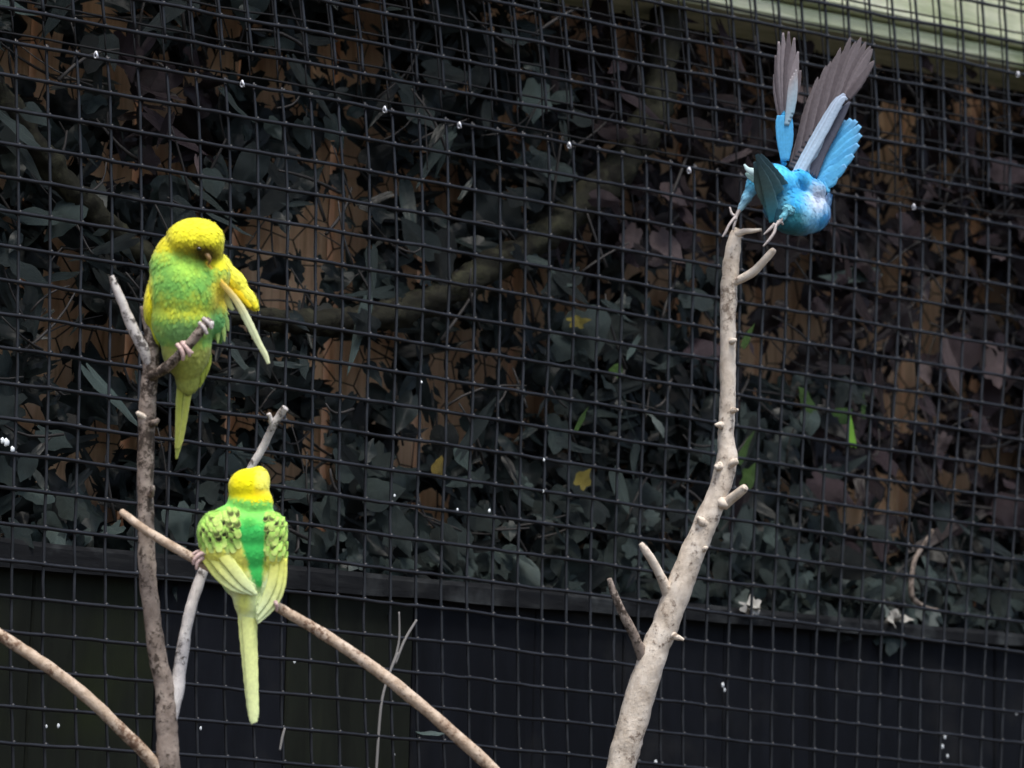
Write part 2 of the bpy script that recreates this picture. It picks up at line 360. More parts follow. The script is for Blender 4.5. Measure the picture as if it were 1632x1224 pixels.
# ------------------------------------------------------------ leaves
HOLES = [(58, 60, 16, 28), (52, 98, 16, 26), (152, 18, 18, 24), (345, 30, 8, 10), (366, 44, 10, 14), (345, 105, 14, 18), (434, 128, 18, 32), (586, 15, 34, 14), (592, 95, 22, 42), (570, 55, 8, 8), (528, 82, 9, 8), (195, 140, 12, 16), (280, 160, 9, 14), (176, 255, 14, 26), (275, 262, 28, 20), (210, 190, 8, 10), (112, 140, 6, 12),
    (512, 250, 14, 28), (560, 245, 18, 24), (556, 325, 18, 18), (510, 355, 24, 44), (560, 390, 14, 30), (425, 385, 20, 30), (395, 360, 14, 30), (415, 455, 26, 22), (470, 465, 18, 14), (120, 425, 12, 30), (100, 400, 8, 8), (100, 490, 16, 18), (95, 540, 22, 26), (150, 535, 26, 26), (190, 560, 22, 20), (98, 612, 24, 10), (62, 662, 20, 10), (160, 690, 18, 28), (188, 690, 12, 20), (260, 690, 10, 12), (370, 690, 18, 30), (425, 665, 8, 20), (505, 705, 12, 32), (440, 765, 22, 28), (500, 445, 10, 16),
    (540, 565, 12, 14), (610, 555, 9, 16), (575, 620, 26, 14), (655, 722, 20, 20), (705, 590, 16, 20), (735, 540, 18, 28), (765, 590, 14, 16), (725, 650, 26, 18), (700, 670, 30, 12), (690, 800, 20, 24), (820, 585, 10, 22), (850, 665, 34, 12), (620, 290, 12, 10), (715, 318, 18, 20), (678, 300, 8, 8), (730, 270, 10, 10), (813, 215, 12, 26), (920, 145, 8, 16), (925, 55, 10, 14), (1015, 65, 12, 18), (1010, 85, 14, 10), (1035, 195, 8, 14), (845, 350, 8, 8), (935, 342, 12, 16), (930, 385, 12, 14), (820, 450, 18, 22), (862, 450, 12, 24), (845, 475, 20, 10), (1050, 445, 14, 12), (1050, 470, 12, 12), (910, 490, 18, 14), (1128, 110, 14, 16), (1190, 115, 8, 22), (1075, 190, 10, 26), (1135, 250, 20, 24), (990, 245, 16, 16), (1030, 245, 8, 18), (1405, 97, 14, 16), (1440, 172, 10, 14), (1455, 200, 16, 36), (1545, 170, 14, 24), (1600, 180, 14, 18),
    (1425, 250, 16, 20), (1420, 275, 14, 14), (1515, 258, 16, 18), (1585, 230, 12, 14), (1240, 165, 10, 26), (1235, 200, 8, 20), (1340, 300, 12, 14), (1435, 320, 24, 24), (1200, 350, 12, 14), (1140, 365, 18, 20), (1185, 480, 10, 30), (1180, 520, 22, 26), (1265, 490, 12, 40), (1250, 550, 18, 30), (1305, 530, 14, 24), (1420, 430, 18, 34), (1400, 350, 8, 12), (1495, 380, 12, 22), (1555, 345, 14, 22), (1500, 460, 8, 10), (1480, 490, 28, 20), (1490, 535, 30, 16), (1600, 465, 14, 26), (1595, 500, 12, 24), (1450, 620, 24, 26), (1430, 650, 14, 28), (1535, 620, 28, 14), (1400, 540, 12, 24), (1190, 580, 14, 12), (1230, 575, 14, 14), (1515, 770, 36, 24), (1435, 800, 28, 30), (1355, 820, 12, 30), (1615, 740, 12, 14), (1575, 730, 14, 14), (1450, 850, 14, 10), (1420, 180, 8, 26), (1610, 660, 12, 12), (1290, 420, 10, 14)]
def leaf_mesh(seed, size=1.0, kind=0):
    rs = random.Random(seed); n = 18; L = []; el = rs.uniform(.55, .85); lob = rs.choice((3, 3, 5)); ph = rs.uniform(-.3, .3); dp = rs.uniform(.08, .38)
    cup = rs.uniform(-.35, .5); tw = rs.uniform(-.6, .6)
    for k in range(n):
        th = 2*math.pi*k/n
        r = 1-dp*(.5+.5*math.cos(lob*th+ph+math.pi))+rs.uniform(-.05, .05)
        if k == 0: r *= 1.25
        if k == n//2: r *= .75
        x, y = r*math.cos(th), r*math.sin(th)*el
        L.append((x, y))
    f = lambda x, y: cup*(x*x*.5+y*y)-.28*abs(y)+tw*x*y*.7+.08*math.sin(5*x+seed)
    vs = [(0, 0, f(0, 0))]+[(x*.5, y*.5, f(x*.5, y*.5)) for x, y in L]+[(x, y, f(x, y)) for x, y in L]
    fs = [(0, 1+k, 1+(k+1) % n) for k in range(n)]+[(1+k, 1+n+k, 1+n+(k+1) % n, 1+(k+1) % n) for k in range(n)]
    return vs, fs
SHAPES = [leaf_mesh(s) for s in range(14)]
LONG = []
for s in range(5):
    vs, fs = leaf_mesh(50+s); LONG.append(([(x*1.5, y*.42, z*.6) for x, y, z in vs], fs))
ALL = SHAPES+LONG
LM = {}
def shared(i, kind):
    if (i, kind) not in LM:
        me = bpy.data.meshes.new('leaf'); me.from_pydata(ALL[i][0], [], ALL[i][1]); me.polygons.foreach_set('use_smooth', [True]*len(me.polygons)); me.materials.append(ML[kind][0]); LM[(i, kind)] = me
    return LM[(i, kind)]
def brownish(px, py):
    v = 0
    v += 1.0/(1+math.exp(-(px-1180)/60))*(1/(1+math.exp((py-880)/40)))
    if 800 < px < 1250 and py < 420: v += .75*min(1, (px-800)/150)
    if 180 < px < 340 and 60 < py < 300: v += .7
    if 1180 < px < 1400 and 600 < py < 860: v -= .55
    v += .5*noise.noise(Vector((px/160, py/160, 2)))
    return v
def blocked(px, py, rpx):
    for hx, hy, hw, hh in HOLES:
        if ((px-hx)/(hw*.8+rpx))**2+((py-hy)/(hh*.8+rpx))**2 < 1: return True
    return False
def leaf_rot(rs, spread=.75):
    nrm = Vector((rs.gauss(-.25, spread*.6), -1, rs.gauss(.35, spread*.6))).normalized()
    q = nrm.to_track_quat('Z', 'Y'); return q @ Quaternion((0, 0, 1), rs.gauss(-1.6, 1.1))
S_FRONT = {'green': [], 'brown': [], 'litter': []}; S_BACK = {'green': [], 'brown': [], 'litter': []}
rs = random.Random(11)
def try_leaf(store, y0, y1, s0, s1, tight, xr=(-.85, 1.2), zr=(-.32, .62)):
    X = rs.uniform(*xr); Z = rs.uniform(*zr); Y = rs.uniform(y0, y1); s = rs.uniform(s0, s1)
    if Z < pz(X)-.02: return
    px, py, z = on_x(X, Y, Z); rp = s*F/z*tight
    if blocked(px, py, rp) or (Y < .118 and px > 1050 and py-rp*1.6 < 8+(px-1128)*.2): return
    k = 'brown' if brownish(px, py)+rs.uniform(-.2, .2) > .5 else 'green'
    inside = -30 < px < 1660 and -30 < py < 1100
    store[k].append((s*z, X, Y, Z, s, leaf_rot(rs), rs.randrange(len(ALL)) if rs.random() < .8 else rs.randrange(14, 19), inside))
for _ in range(6500): try_leaf(S_BACK, .15, .19, .014, .024, .50)
for _ in range(7000): try_leaf(S_BACK, .12, .19, .006, .012, .55)
for _ in range(3200): try_leaf(S_BACK, .09, .15, .010, .022, .60)
for _ in range(2400): try_leaf(S_FRONT, .03, .10, .009, .025, .64)
# heap of leaves lying on the cap rail and just behind it
for _ in range(620):
    X = rs.uniform(-.8, 1.2); px0 = on_x(X, .06, pz(X))[0]
    hgt = .075 if 380 < px0 < 1250 else .05
    Z = pz(X)+abs(rs.gauss(0, hgt*.55))+.003; Y = .036+rs.uniform(0, .05)
    px, py, z = on_x(X, Y, Z); s = rs.uniform(.009, .019)
    if px0 < 330 and rs.random() < .6: continue
    if blocked(px, py, s*F/z*.5): continue
    q = leaf_rot(rs, .9); S_FRONT['litter'].append((s*z, X, Y, Z, s, q, rs.randrange(14), -30 < px < 1660))
META = {'green': ('leafy_screen', 'dense mass of dark grey-green lobed leaves behind the left and middle of the mesh', 'foliage'),
        'brown': ('leafy_screen', 'dense mass of dark purplish-brown dead leaves behind the right of the mesh', 'foliage'),
        'litter': ('leaf_heap', 'band of paler grey-green fallen leaves lying on top of the dark low wall', 'leaves')}
for k in ('green', 'brown', 'litter'):
    nm, lb, ct = META[k]; th = thing(nm, (0, .1, -.3), lb, ct)
    fr = sorted(S_FRONT[k], key=lambda a: (not a[7], -a[4])); top, rest = fr[:290], fr[290:]
    for (_, X, Y, Z, s, q, si, ins) in top:
        kk = k
        o = bpy.data.objects.new('leaf', shared(si, kk)); COL.objects.link(o); o.parent = th
        o.location = Vector((X, Y, Z))-th.location; o.rotation_mode = 'QUATERNION'; o.rotation_quaternion = q; o.scale = (s, s*rs.uniform(.8, 1.15), s)
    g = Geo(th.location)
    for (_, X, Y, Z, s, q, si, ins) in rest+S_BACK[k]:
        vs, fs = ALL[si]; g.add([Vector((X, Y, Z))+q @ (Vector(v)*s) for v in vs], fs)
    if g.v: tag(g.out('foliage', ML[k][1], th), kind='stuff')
    META[k] = th
for (px, py, s, kk, si, rz) in [(1358, 690, .013, 'bright', 14, 1.5), (1345, 660, .010, 'mid', 2, .5), (1376, 650, .009, 'mid', 15, 1.4), (920, 512, .011, 'yellow', 3, .2), (928, 766, .011, 'yellow', 5, .9), (700, 745, .010, 'yellow', 4, 1.2), (985, 590, .008, 'mid', 6, 1), (925, 672, .009, 'mid', 15, 1), (1190, 540, .010, 'mid', 16, 1), (1185, 720, .013, 'mid', 17, 1), (1195, 760, .014, 'mid', 3, 1), (1290, 640, .013, 'mid', 4, 2)]:
    th = META['green']; o = bpy.data.objects.new('leaf', shared(si, kk)); COL.objects.link(o); o.parent = th
    o.location = on_y(px, py, .03)-th.location; o.rotation_mode = 'QUATERNION'; o.rotation_quaternion = Vector((-.2, -1, .3)).to_track_quat('Z', 'Y') @ Quaternion((0, 0, 1), rz); o.scale = (s, s, s)
    o['label'] = {'bright': 'bright green leaf', 'mid': 'dull green leaf', 'yellow': 'yellowing leaf'}[kk]
# fine stems among the leaves
g = Geo()
for _ in range(1500):
    X = rs.uniform(-.8, 1.15); Z = rs.uniform(-.24, .55); Y = rs.uniform(.03, .2)
    if Z < pz(X)+.01: continue
    a_ = rs.uniform(0, math.pi); L = rs.uniform(.02, .07); P0 = Vector((X, Y, Z)); D = Vector((math.cos(a_), rs.uniform(-.3, .3), math.sin(a_)))
    bend = Vector((rs.uniform(-1, 1), 0, rs.uniform(-1, 1)))*.006
    pts = [P0+D*L*k/4+bend*math.sin(k/4*math.pi) for k in range(5)]
    if pts[-1].z < pz(pts[-1].x) or on_x(*P0)[1] < 30+(on_x(*P0)[0]-1128)*.2 and on_x(*P0)[0] > 1000: continue
    k_ = rs.uniform(.6, 1.6); g.tube(pts, [.0010*k_, .0010*k_, .0009*k_, .0008*k_, .0006*k_], 5)
tag(g.out('fine_stems', M_TWIG), 'thin dark stems tangled among the leaves', kind='stuff')

# ------------------------------------------------------------ old climber stems
def limb(name, pts, mat, parent, sides=12, per=8, rough=.1, seed=0, org=(0, 0, 0), plane=None, z=None):
    P = spline(pts, per); W = []; Rd = []
    for q in P:
        if plane is not None: w_ = on_y(q[0], q[1], plane+(q[3] if len(q) > 3 else 0)); zz = (w_-EYE).dot(AZ)
        else: zz = z-(q[3] if len(q) > 3 else 0); w_ = at(q[0], q[1], zz)
        W.append(w_); Rd.append(max(q[2], .3)*.5*zz/F)
    g = Geo(org); g.tube(W, Rd, sides, rough, seed); return g.out(name, mat, parent)
v1 = thing('climber_stem', on_y(1060, -40, .07), 'thick mossy climber stem curving from the top centre down to the left', 'plant stem')
limb('stem', [(1075, -60, 50), (1058, 60, 50), (1040, 180, 52), (985, 270, 54), (920, 330, 52), (850, 385, 50), (750, 445, 48), (660, 490, 44), (570, 512, 44), (480, 515, 38), (390, 505, 32), (300, 500, 26)], M_MOSS, v1, 18, 12, .34, 3, v1.location, plane=.072)
v2 = thing('climber_stem', on_y(-20, 130, .07), 'dark climber stem slanting down from the left edge behind the leaves', 'plant stem')
limb('stem', [(-60, 80, 44), (10, 170, 44), (70, 250, 42), (130, 320, 42), (190, 380, 40), (260, 430, 34)], M_MOSS, v2, 18, 12, .34, 8, v2.location, plane=.075)
v3 = thing('straw_stalk', on_y(604, 1224, -.004), 'thin dry forked stalk caught in the mesh under the bent perch', 'stalk')
limb('stalk', [(596, 1300, 5), (602, 1190, 5), (608, 1120, 5), (620, 1075, 5), (634, 1040, 6)], M_STRAW, v3, 6, 6, .05, 1, v3.location, plane=-.004)
limb('fork', [(630, 1058, 4), (645, 1020, 5), (664, 988, 4)], M_STRAW, v3, 6, 6, .05, 2, v3.location, plane=-.004)
limb('fork', [(628, 1055, 4), (636, 1020, 4), (636, 975, 3)], M_STRAW, v3, 6, 6, .05, 2, v3.location, plane=-.004)
v4 = thing('straw_stalk', on_y(450, 1190, -.003), 'short pale straw on the mesh below the tail of the lower budgerigar', 'stalk')
limb('stalk', [(446, 1196, 4), (450, 1175, 5), (454, 1160, 4)], M_STRAW, v4, 6, 6, .05, 2, v4.location, plane=-.004)
v5 = thing('dead_twig', on_y(1455, 950, .02), 'pale bent dead twig hanging behind the mesh at lower right', 'twig')
limb('stem', [(1487, 845, 6), (1470, 872, 7), (1457, 895, 8), (1452, 935, 9), (1456, 955, 9), (1475, 968, 7), (1495, 972, 5)], M_BARK_B, v5, 7, 6, .1, 2, v5.location, plane=.02)
v6 = thing('pale_leaf_scrap', on_y(680, 1170, -.004), 'small pale scrap of leaf stuck on the mesh beside the bent perch', 'leaf')
g = Geo(v6.location); q = Vector((-.1, -.7, .7)).to_track_quat('Z', 'Y'); vs, fs = LONG[1]
g.add([on_y(683, 1169, -.004)+q @ (Vector(v)*.009) for v in vs], fs); g.out('blade', ML['litter'][0], v6)
for (px, py, s, lb) in [(1195, 970, .011, 'crumpled pale dead leaf on the cap rail just right of the pale branch'), (1430, 985, .010, 'curled pale dead leaf on the low wall under the bent dead twig')]:
    tt = thing('dead_leaf', on_y(px, py, .02), lb, 'leaf'); g = Geo(tt.location)
    for k in range(3):
        vs, fs = SHAPES[k+3]; q = leaf_rot(rs, 1.4); c = on_y(px+rs.uniform(-9, 9), py+rs.uniform(-8, 8), .022)
        g.add([c+q @ (Vector((v[0], v[1], v[2]*1.8))*s*rs.uniform(.95, 1.05)) for v in vs], fs)
    mm = ML.setdefault('pale', (m_leaf('leaf_pale', [(0, (.3, .29, .27, 1)), (1, (.4, .39, .37, 1))]), None))[0]
    g.out('blade', mm, tt)

# ------------------------------------------------------------ perches
def down_pt(px, py, z, width, dx=0):       # photograph-space pixel where this perch meets the ground
    zc = z; y = py
    while at(px, y, zc).z > GZ: y += 20
    return (px+dx, y, width)
ZL, ZR = 1.97, 2.32
lt = thing('perch_branch', at(275, down_pt(275, 1224, ZL, 1)[1], ZL), 'grey-brown forked branch standing upright at left, topmost budgerigar on its side twig', 'branch')
o_ = lt.location
limb('main_stem', [down_pt(285, 1224, ZL, 46), (280, 1700, 44), (274, 1400, 42), (269, 1240, 40), (266, 1160, 36), (262, 1100, 32), (250, 1040, 29), (241, 970, 28), (235, 900, 27), (232, 820, 26), (232, 740, 26), (234, 670, 27), (238, 610, 27), (242, 560, 24), (238, 530, 17), (231, 505, 12), (227, 488, 9)], M_BARK_B, lt, 16, 8, .13, 1, o_, z=ZL)
limb('side_stub', [(240, 590, 16, 0), (230, 560, 18, .004), (212, 525, 18, .006), (195, 482, 15, .007), (183, 455, 12, .007), (177, 440, 9, .007)], M_BARK_G, lt, 12, 7, .12, 2, o_, z=ZL)
limb('side_twig', [(240, 600, 15, .004), (262, 588, 17, .012), (285, 567, 16, .020), (305, 545, 17, .024), (322, 524, 16, .025), (335, 508, 11, .024)], M_BARK_B, lt, 12, 7, .14, 4, o_, z=ZL)
limb('knot', [(334, 517, 10, .026), (341, 516, 8, .026)], M_BARK_G, lt, 8, 4, .2, 4, o_, z=ZL)
limb('knot', [(232, 665, 10, .004), (222, 660, 9, .006), (219, 657, 6, .007)], M_BARK_P, lt, 8, 4, .2, 4, o_, z=ZL)
limb('knot', [(240, 676, 12, .004), (248, 673, 10, .008), (253, 668, 5, .009)], M_BARK_B, lt, 8, 4, .2, 5, o_, z=ZL)
limb('knot', [(240, 788, 12, .004), (243, 780, 9, .010), (244, 774, 5, .011)], M_BARK_B, lt, 8, 4, .2, 6, o_, z=ZL)
limb('low_branch', [(-260, 860, 16, .03), (-120, 935, 18, .025), (0, 1012, 19, .02), (75, 1062, 20, .018), (140, 1112, 20, .014), (195, 1165, 20, .01), (235, 1205, 20, .006), (262, 1240, 20, 0)], M_BARK_T, lt, 14, 9, .09, 7, o_, z=ZL)
limb('rear_branch', [(272, 1160, 16, 0), (280, 1110, 22, -.002), (288, 1060, 21, -.008), (296, 1005, 19, -.014), (308, 955, 18, -.02), (326, 905, 16, -.026), (352, 845, 14, -.032), (380, 785, 13, -.036), (402, 742, 13, -.036), (418, 715, 13, -.036), (430, 690, 13, -.034), (436, 677, 13, -.032), (446, 662, 12, -.03), (455, 650, 11, -.028)], M_BARK_G, lt, 12, 7, .12, 8, o_, z=ZL)
limb('side_stub', [(436, 682, 10, -.032), (432, 670, 9, -.03), (428, 659, 7, -.028)], M_BARK_G, lt, 8, 5, .12, 9, o_, z=ZL)
st = thing('perch_branch', at(990, down_pt(990, 1224, ZL, 1)[1], ZL), 'slender tan branch slanting down across the left branch, carrying the lower budgerigar', 'branch')
limb('main_stem', [(193, 815, 10, .012), (204, 824, 13, .014), (240, 850, 14, .016), (310, 891, 15, .016), (375, 928, 15, .014), (440, 966, 16, .012), (500, 1001, 18, .010), (560, 1040, 19, .008), (620, 1083, 20, .006), (680, 1132, 20, .004), (735, 1180, 20, .002), (790, 1232, 21, 0), (860, 1320, 22), (930, 1480, 23), (980, 1700, 24), down_pt(990, 1224, ZL, 26)], M_BARK_T, st, 14, 9, .09, 11, st.location, z=ZL)
rt = thing('perch_branch', at(930, down_pt(930, 1224, ZR, 1)[1], ZR), 'pale cream branch with short cut stubs rising at right under the blue budgerigar', 'branch')
o_ = rt.location
limb('main_stem', [down_pt(930, 1224, ZR, 62), (935, 1700, 60), (950, 1400, 56), (985, 1240, 46), (1006, 1160, 47), (1035, 1060, 47), (1058, 1000, 42), (1078, 950, 42), (1100, 890, 40), (1124, 835, 38), (1145, 785, 35), (1158, 735, 33), (1157, 690, 27), (1160, 630, 26), (1160, 560, 25), (1160, 500, 26), (1163, 440, 27), (1168, 400, 24), (1172, 376, 20), (1176, 364, 12)], M_BARK_P, rt, 18, 8, .10, 21, o_, z=ZR)
limb('top_twig', [(1174, 374, 12, .002), (1186, 369, 10, .005), (1200, 368, 8, .008), (1214, 366, 5, .010)], M_BARK_P, rt, 8, 5, .1, 22, o_, z=ZR)
limb('side_stub', [(1168, 452, 12, .002), (1182, 444, 14, .006), (1200, 434, 14, .010), (1214, 420, 13, .014), (1230, 402, 12, .018), (1234, 397, 8, .019)], M_BARK_P, rt, 12, 6, .08, 23, o_, z=ZR)
limb('side_stub', [(1154, 806, 16, .004), (1168, 793, 16, .010), (1183, 781, 14, .016), (1188, 776, 11, .018)], M_BARK_P, rt, 12, 6, .08, 24, o_, z=ZR)
limb('side_stub', [(1066, 950, 20, 0), (1056, 925, 16, .005), (1042, 898, 14, .010), (1028, 876, 13, .014), (1021, 866, 8, .015)], M_BARK_P, rt, 12, 6, .08, 25, o_, z=ZR)
limb('side_stub', [(1032, 1062, 26, 0), (1020, 1035, 18, .005), (1007, 1005, 16, .010), (990, 972, 14, .014), (978, 944, 12, .016), (971, 922, 8, .018)], M_BARK_B, rt, 12, 6, .12, 26, o_, z=ZR)
for i, (a_, b_) in enumerate([((1162, 740, 16), (1176, 734, 9)), ((1150, 742, 16), (1139, 745, 8)), ((1166, 655, 12), (1177, 653, 4)), ((1150, 678, 12), (1139, 677, 4)), ((1124, 836, 20), (1111, 824, 6)), ((1165, 545, 12), (1174, 541, 5)), ((1070, 1012, 14), (1090, 1020, 4)), ((1120, 876, 12), (1128, 872, 4)), ((1148, 800, 20), (1160, 806, 6))]):
    limb('knot', [a_+(.004,), ((a_[0]+b_[0])/2, (a_[1]+b_[1])/2, a_[2]*.75, .008), b_+(.009,)], M_BARK_P, rt, 8, 4, .2, 30+i, o_, z=ZR)

# ------------------------------------------------------------ birds
class Bird:
    def __init__(s, name, z, ctr, label):
        s.z = z; s.k = z/F; s.root = thing(name, at(ctr[0], ctr[1], z), label, 'bird', 'budgerigars on the perches'); s.o = s.root.location
    def P(s, px, py, t=0): zz = s.z-t*s.k; return at(px, py, zz)
    def inv(s, wv):
        v = wv-EYE; z = v.dot(AZ); return 816+F*v.dot(AX)/z, 612+F*v.dot(AY)/z, (s.z-z)/s.k
    def body(s, name, ells, colf, vox=.0011, smooth=16, feathers=2500, fl=(4.5, 7), fw=2.6, flow=None, lift=.25, seed=1):
        bm = bmesh.new()
        for (cx, cy, ct, rx, ry, rt_, *rot) in ells:
            a_ = R(rot[0]) if rot else 0; ca, sa = math.cos(a_), math.sin(a_)
            r = bmesh.ops.create_icosphere(bm, subdivisions=4, radius=1)
            for v in r['verts']:
                x, y, q = v.co.x*rx, v.co.y*ry, v.co.z*rt_
                v.co = s.P(cx+x*ca-y*sa, cy+x*sa+y*ca, ct+q)-s.o
        me = bpy.data.meshes.new('tmp'); bm.to_mesh(me); bm.free()
        o = bpy.data.objects.new('tmp', me); COL.objects.link(o)
        md = o.modifiers.new('r', 'REMESH'); md.mode = 'VOXEL'; md.voxel_size = vox
        ms = o.modifiers.new('s', 'SMOOTH'); ms.iterations = smooth; ms.factor = .6
        dg = bpy.context.evaluated_depsgraph_get(); m2 = bpy.data.meshes.new_from_object(o.evaluated_get(dg))
        bpy.data.objects.remove(o); bpy.data.meshes.remove(me)
        m2.name = name; m2.materials.clear(); m2.materials.append(M_FEA)
        m2.polygons.foreach_set('use_smooth', [True]*len(m2.polygons))
        cols = [colf(*s.inv(v.co+s.o)) for v in m2.vertices]
        ca_ = m2.color_attributes.new('Col', 'FLOAT_COLOR', 'POINT'); ca_.data.foreach_set('color', np.array(cols, dtype=np.float32).ravel())
        ob = bpy.data.objects.new(name, m2); COL.objects.link(ob); ob.parent = s.root
        # overlapping contour feathers over the body
        rs = random.Random(seed); m2.calc_loop_triangles(); tr = m2.loop_triangles; ar = np.array([t.area for t in tr]); cs = np.cumsum(ar); cs /= cs[-1]
        g = Geo(s.o)
        for _ in range(feathers):
            T = tr[int(np.searchsorted(cs, rs.random()))]; a_, b_ = sorted((rs.random(), rs.random()))
            p0, p1, p2 = [m2.vertices[i].co for i in T.vertices]; p = p0*a_+p1*(b_-a_)+p2*(1-b_)+s.o; nrm = (m2.vertices[T.vertices[0]].normal+m2.vertices[T.vertices[1]].normal+m2.vertices[T.vertices[2]].normal).normalized()
            X, Y, q = s.inv(p); fx, fy, fq = flow(X, Y, q) if flow else (0, 1, 0)
            d = AX*(fx+rs.gauss(0, .18))+AY*(fy+rs.gauss(0, .18))-AZ*fq
            d = d-nrm*d.dot(nrm)
            if d.length < .05: continue
            d.normalize(); sd_ = nrm.cross(d); Lf = rs.uniform(*fl)*s.k*1.0; Wf = fw*s.k*rs.uniform(.8, 1.2); lf = lift*(rs.uniform(.4, 1.3) if rs.random() < .93 else rs.uniform(1.4, 2.4))
            c0 = colf(X, Y, q); jit = rs.uniform(.84, 1.06); c0 = tuple(min(1, c*jit) for c in c0[:3])+(1,)
            base = p-nrm*.0002-d*Lf*.3
            pts = [base-sd_*Wf*.35, base+sd_*Wf*.35, base+d*Lf*.5-sd_*Wf+nrm*Lf*lf*.35, base+d*Lf*.5+nrm*Lf*lf*.55, base+d*Lf*.5+sd_*Wf+nrm*Lf*lf*.35, base+d*Lf*.9-sd_*Wf*.55+nrm*Lf*lf*.55, base+d*Lf*.9+sd_*Wf*.55+nrm*Lf*lf*.55, base+d*Lf+nrm*Lf*lf*.5]
            g.add(pts, [(0, 1, 3, 2), (1, 4, 3), (2, 3, 7, 5), (3, 4, 6, 7)], [c0]*8)
        tag(g.out(name+'_feathers', M_FEA, ob), kind='stuff'); return ob
    def quill(s, name, pts, colf, parent=None, nw=4, dome=.25, thick=1.2, per=6):   # one long feather: pts = (px, py, width, t)
        Pp = spline(pts, per); vs = []; cs_ = []; n = len(Pp); W = 2*nw+1
        for i, q in enumerate(Pp):
            a_, b_ = Pp[max(i-1, 0)], Pp[min(i+1, n-1)]; dx, dy = b_[0]-a_[0], b_[1]-a_[1]; L = math.hypot(dx, dy) or 1; nx, ny = -dy/L, dx/L
            for k in range(W):
                u = (k-nw)/nw; w_ = q[2]*.5*(1+.05*math.sin(i*2.3+k*9))
                X, Y = q[0]+nx*u*w_, q[1]+ny*u*w_
                vs.append(s.P(X, Y, q[3]+dome*q[2]*.5*(1-u*u))); cs_.append(colf(i/(n-1), u))
        m = len(vs); vs2 = [v+AZ*thick*s.k for v in vs]
        fs = [(i*W+k, i*W+k+1, (i+1)*W+k+1, (i+1)*W+k) for i in range(n-1) for k in range(W-1)]
        fs += [tuple(m+x for x in f[::-1]) for f in fs]
        for i in range(n-1):
            fs += [(i*W, (i+1)*W, m+(i+1)*W, m+i*W), (i*W+W-1, m+i*W+W-1, m+(i+1)*W+W-1, (i+1)*W+W-1)]
        fs += [tuple([k, k+1, m+k+1, m+k][::-1]) for k in range(W-1)]+[(((n-1)*W+k), ((n-1)*W+k+1), m+(n-1)*W+k+1, m+(n-1)*W+k) for k in range(W-1)]
        g = Geo(s.o); g.add(vs+vs2, fs, cs_+cs_); return g.out(name, M_FEA, parent or s.root)
    def surf(s, objs):
        from mathutils.bvhtree import BVHTree
        V = []; Fc = []
        for o in objs:
            b_ = len(V); V += [v.co+s.o for v in o.data.vertices]; Fc += [tuple(i+b_ for i in p.vertices) for p in o.data.polygons]
        tree = BVHTree.FromPolygons(V, Fc)
        def f(px, py, dflt=0):
            d = (s.P(px, py)-EYE).normalized(); h = tree.ray_cast(EYE, d)[0]
            return s.inv(h)[2] if h else dflt
        return f
    def tubes(s, name, lst, mat, parent=None, sides=8):
        g = Geo(s.o)
        for pts in lst:
            P = spline(pts, 5); g.tube([s.P(q[0], q[1], q[3]) for q in P], [q[2]*.5*s.k for q in P], sides, .08, 1)
        return g.out(name, mat, parent or s.root)
def mixn(a, b, f): f = max(0, min(1, f)); return tuple(x+(y-x)*f for x, y in zip(a, b))
def blob(x, y, cx, cy, rx, ry, soft=.5):
    d = math.hypot((x-cx)/rx, (y-cy)/ry); return max(0, min(1, (1+soft-d)/(2*soft)))
nz = lambda x, y, s, k=0: noise.noise(Vector((x/s, y/s, k)))
K = .86
YEL = lin(246, 240, 52, K); LEM = lin(205, 215, 65, K); GRN = lin(150, 210, 90, K); GRD = lin(112, 178, 84, K); BEL = lin(160, 170, 85, K); PAL = lin(238, 250, 190, K); BRN = lin(105, 80, 10, .8)
# --- bird A : preening, seen from the front
A = Bird('budgerigar', ZL-.002, (300, 470), 'yellow-headed green budgerigar preening a long pale feather on the left branch')
def colA(x, y, q):
    n = nz(x, y, 14, 1)+.5*nz(x, y, 6, 5)
    c = mixn(YEL, GRN, (y-(396-.10*(x-250))+9*n)/16); c = mixn(c, LEM if n > 0 else GRD, min(.55, abs(n)*1.1)) if y > 400 else mixn(c, lin(222, 208, 25, K), max(0, n)*.8)
    if x > 322: c = mixn(c, YEL, (x-322)/8*max(0, min(1, (430-y)/14)))
    if y > 396:
        c = mixn(c, GRD, .75*blob(x, y, 272, 448, 20, 26))
        c = mixn(c, lin(180, 232, 90, K), .8*blob(x, y, 300, 425+8*n, 26, 16)*(1 if x < 326 else 0))
        c = mixn(c, GRD, .65*blob(x, y, 325, 455, 14, 18))
        c = mixn(c, LEM, blob(x+6*n, y+8*n, 290, 493, 44, 15))
        c = mixn(c, lin(228, 212, 65, K), blob(x+4*n, y+4*n, 356, 468, 18, 32, .4))
        c = mixn(c, GRD, .6*blob(x, y, 292, 488, 14, 8))
        c = mixn(c, lin(118, 165, 95, K), blob(x+5*n, y+5*n, 292, 530, 42, 19))
        c = mixn(c, BEL, (y-545+6*n)/12)
        c = mixn(c, lin(100, 165, 95, K), blob(x+5*n, y, 350, 520, 15, 28, .4))
        c = mixn(c, YEL, blob(x, y, 236, 470, 7, 36, .5))
    c = mixn(c, lin(140, 120, 25, .8), .85*blob(x+4*n, y+4*n, 314, 398, 30, 13, .6)); c = mixn(c, lin(82, 64, 14, .7), .95*blob(x+3*n, y+3*n, 329, 406, 19, 14, .5))  # olive-brown face patch: shade under the head painted into the plumage colour
    return c[:3]+(1,)
def flowA(x, y, q):
    if y < 400 and x > 285: return (.7, .7, 0) if y < 375 else (.5, .9, 0)
    return (0.1*(x-295)/60, 1, 0)
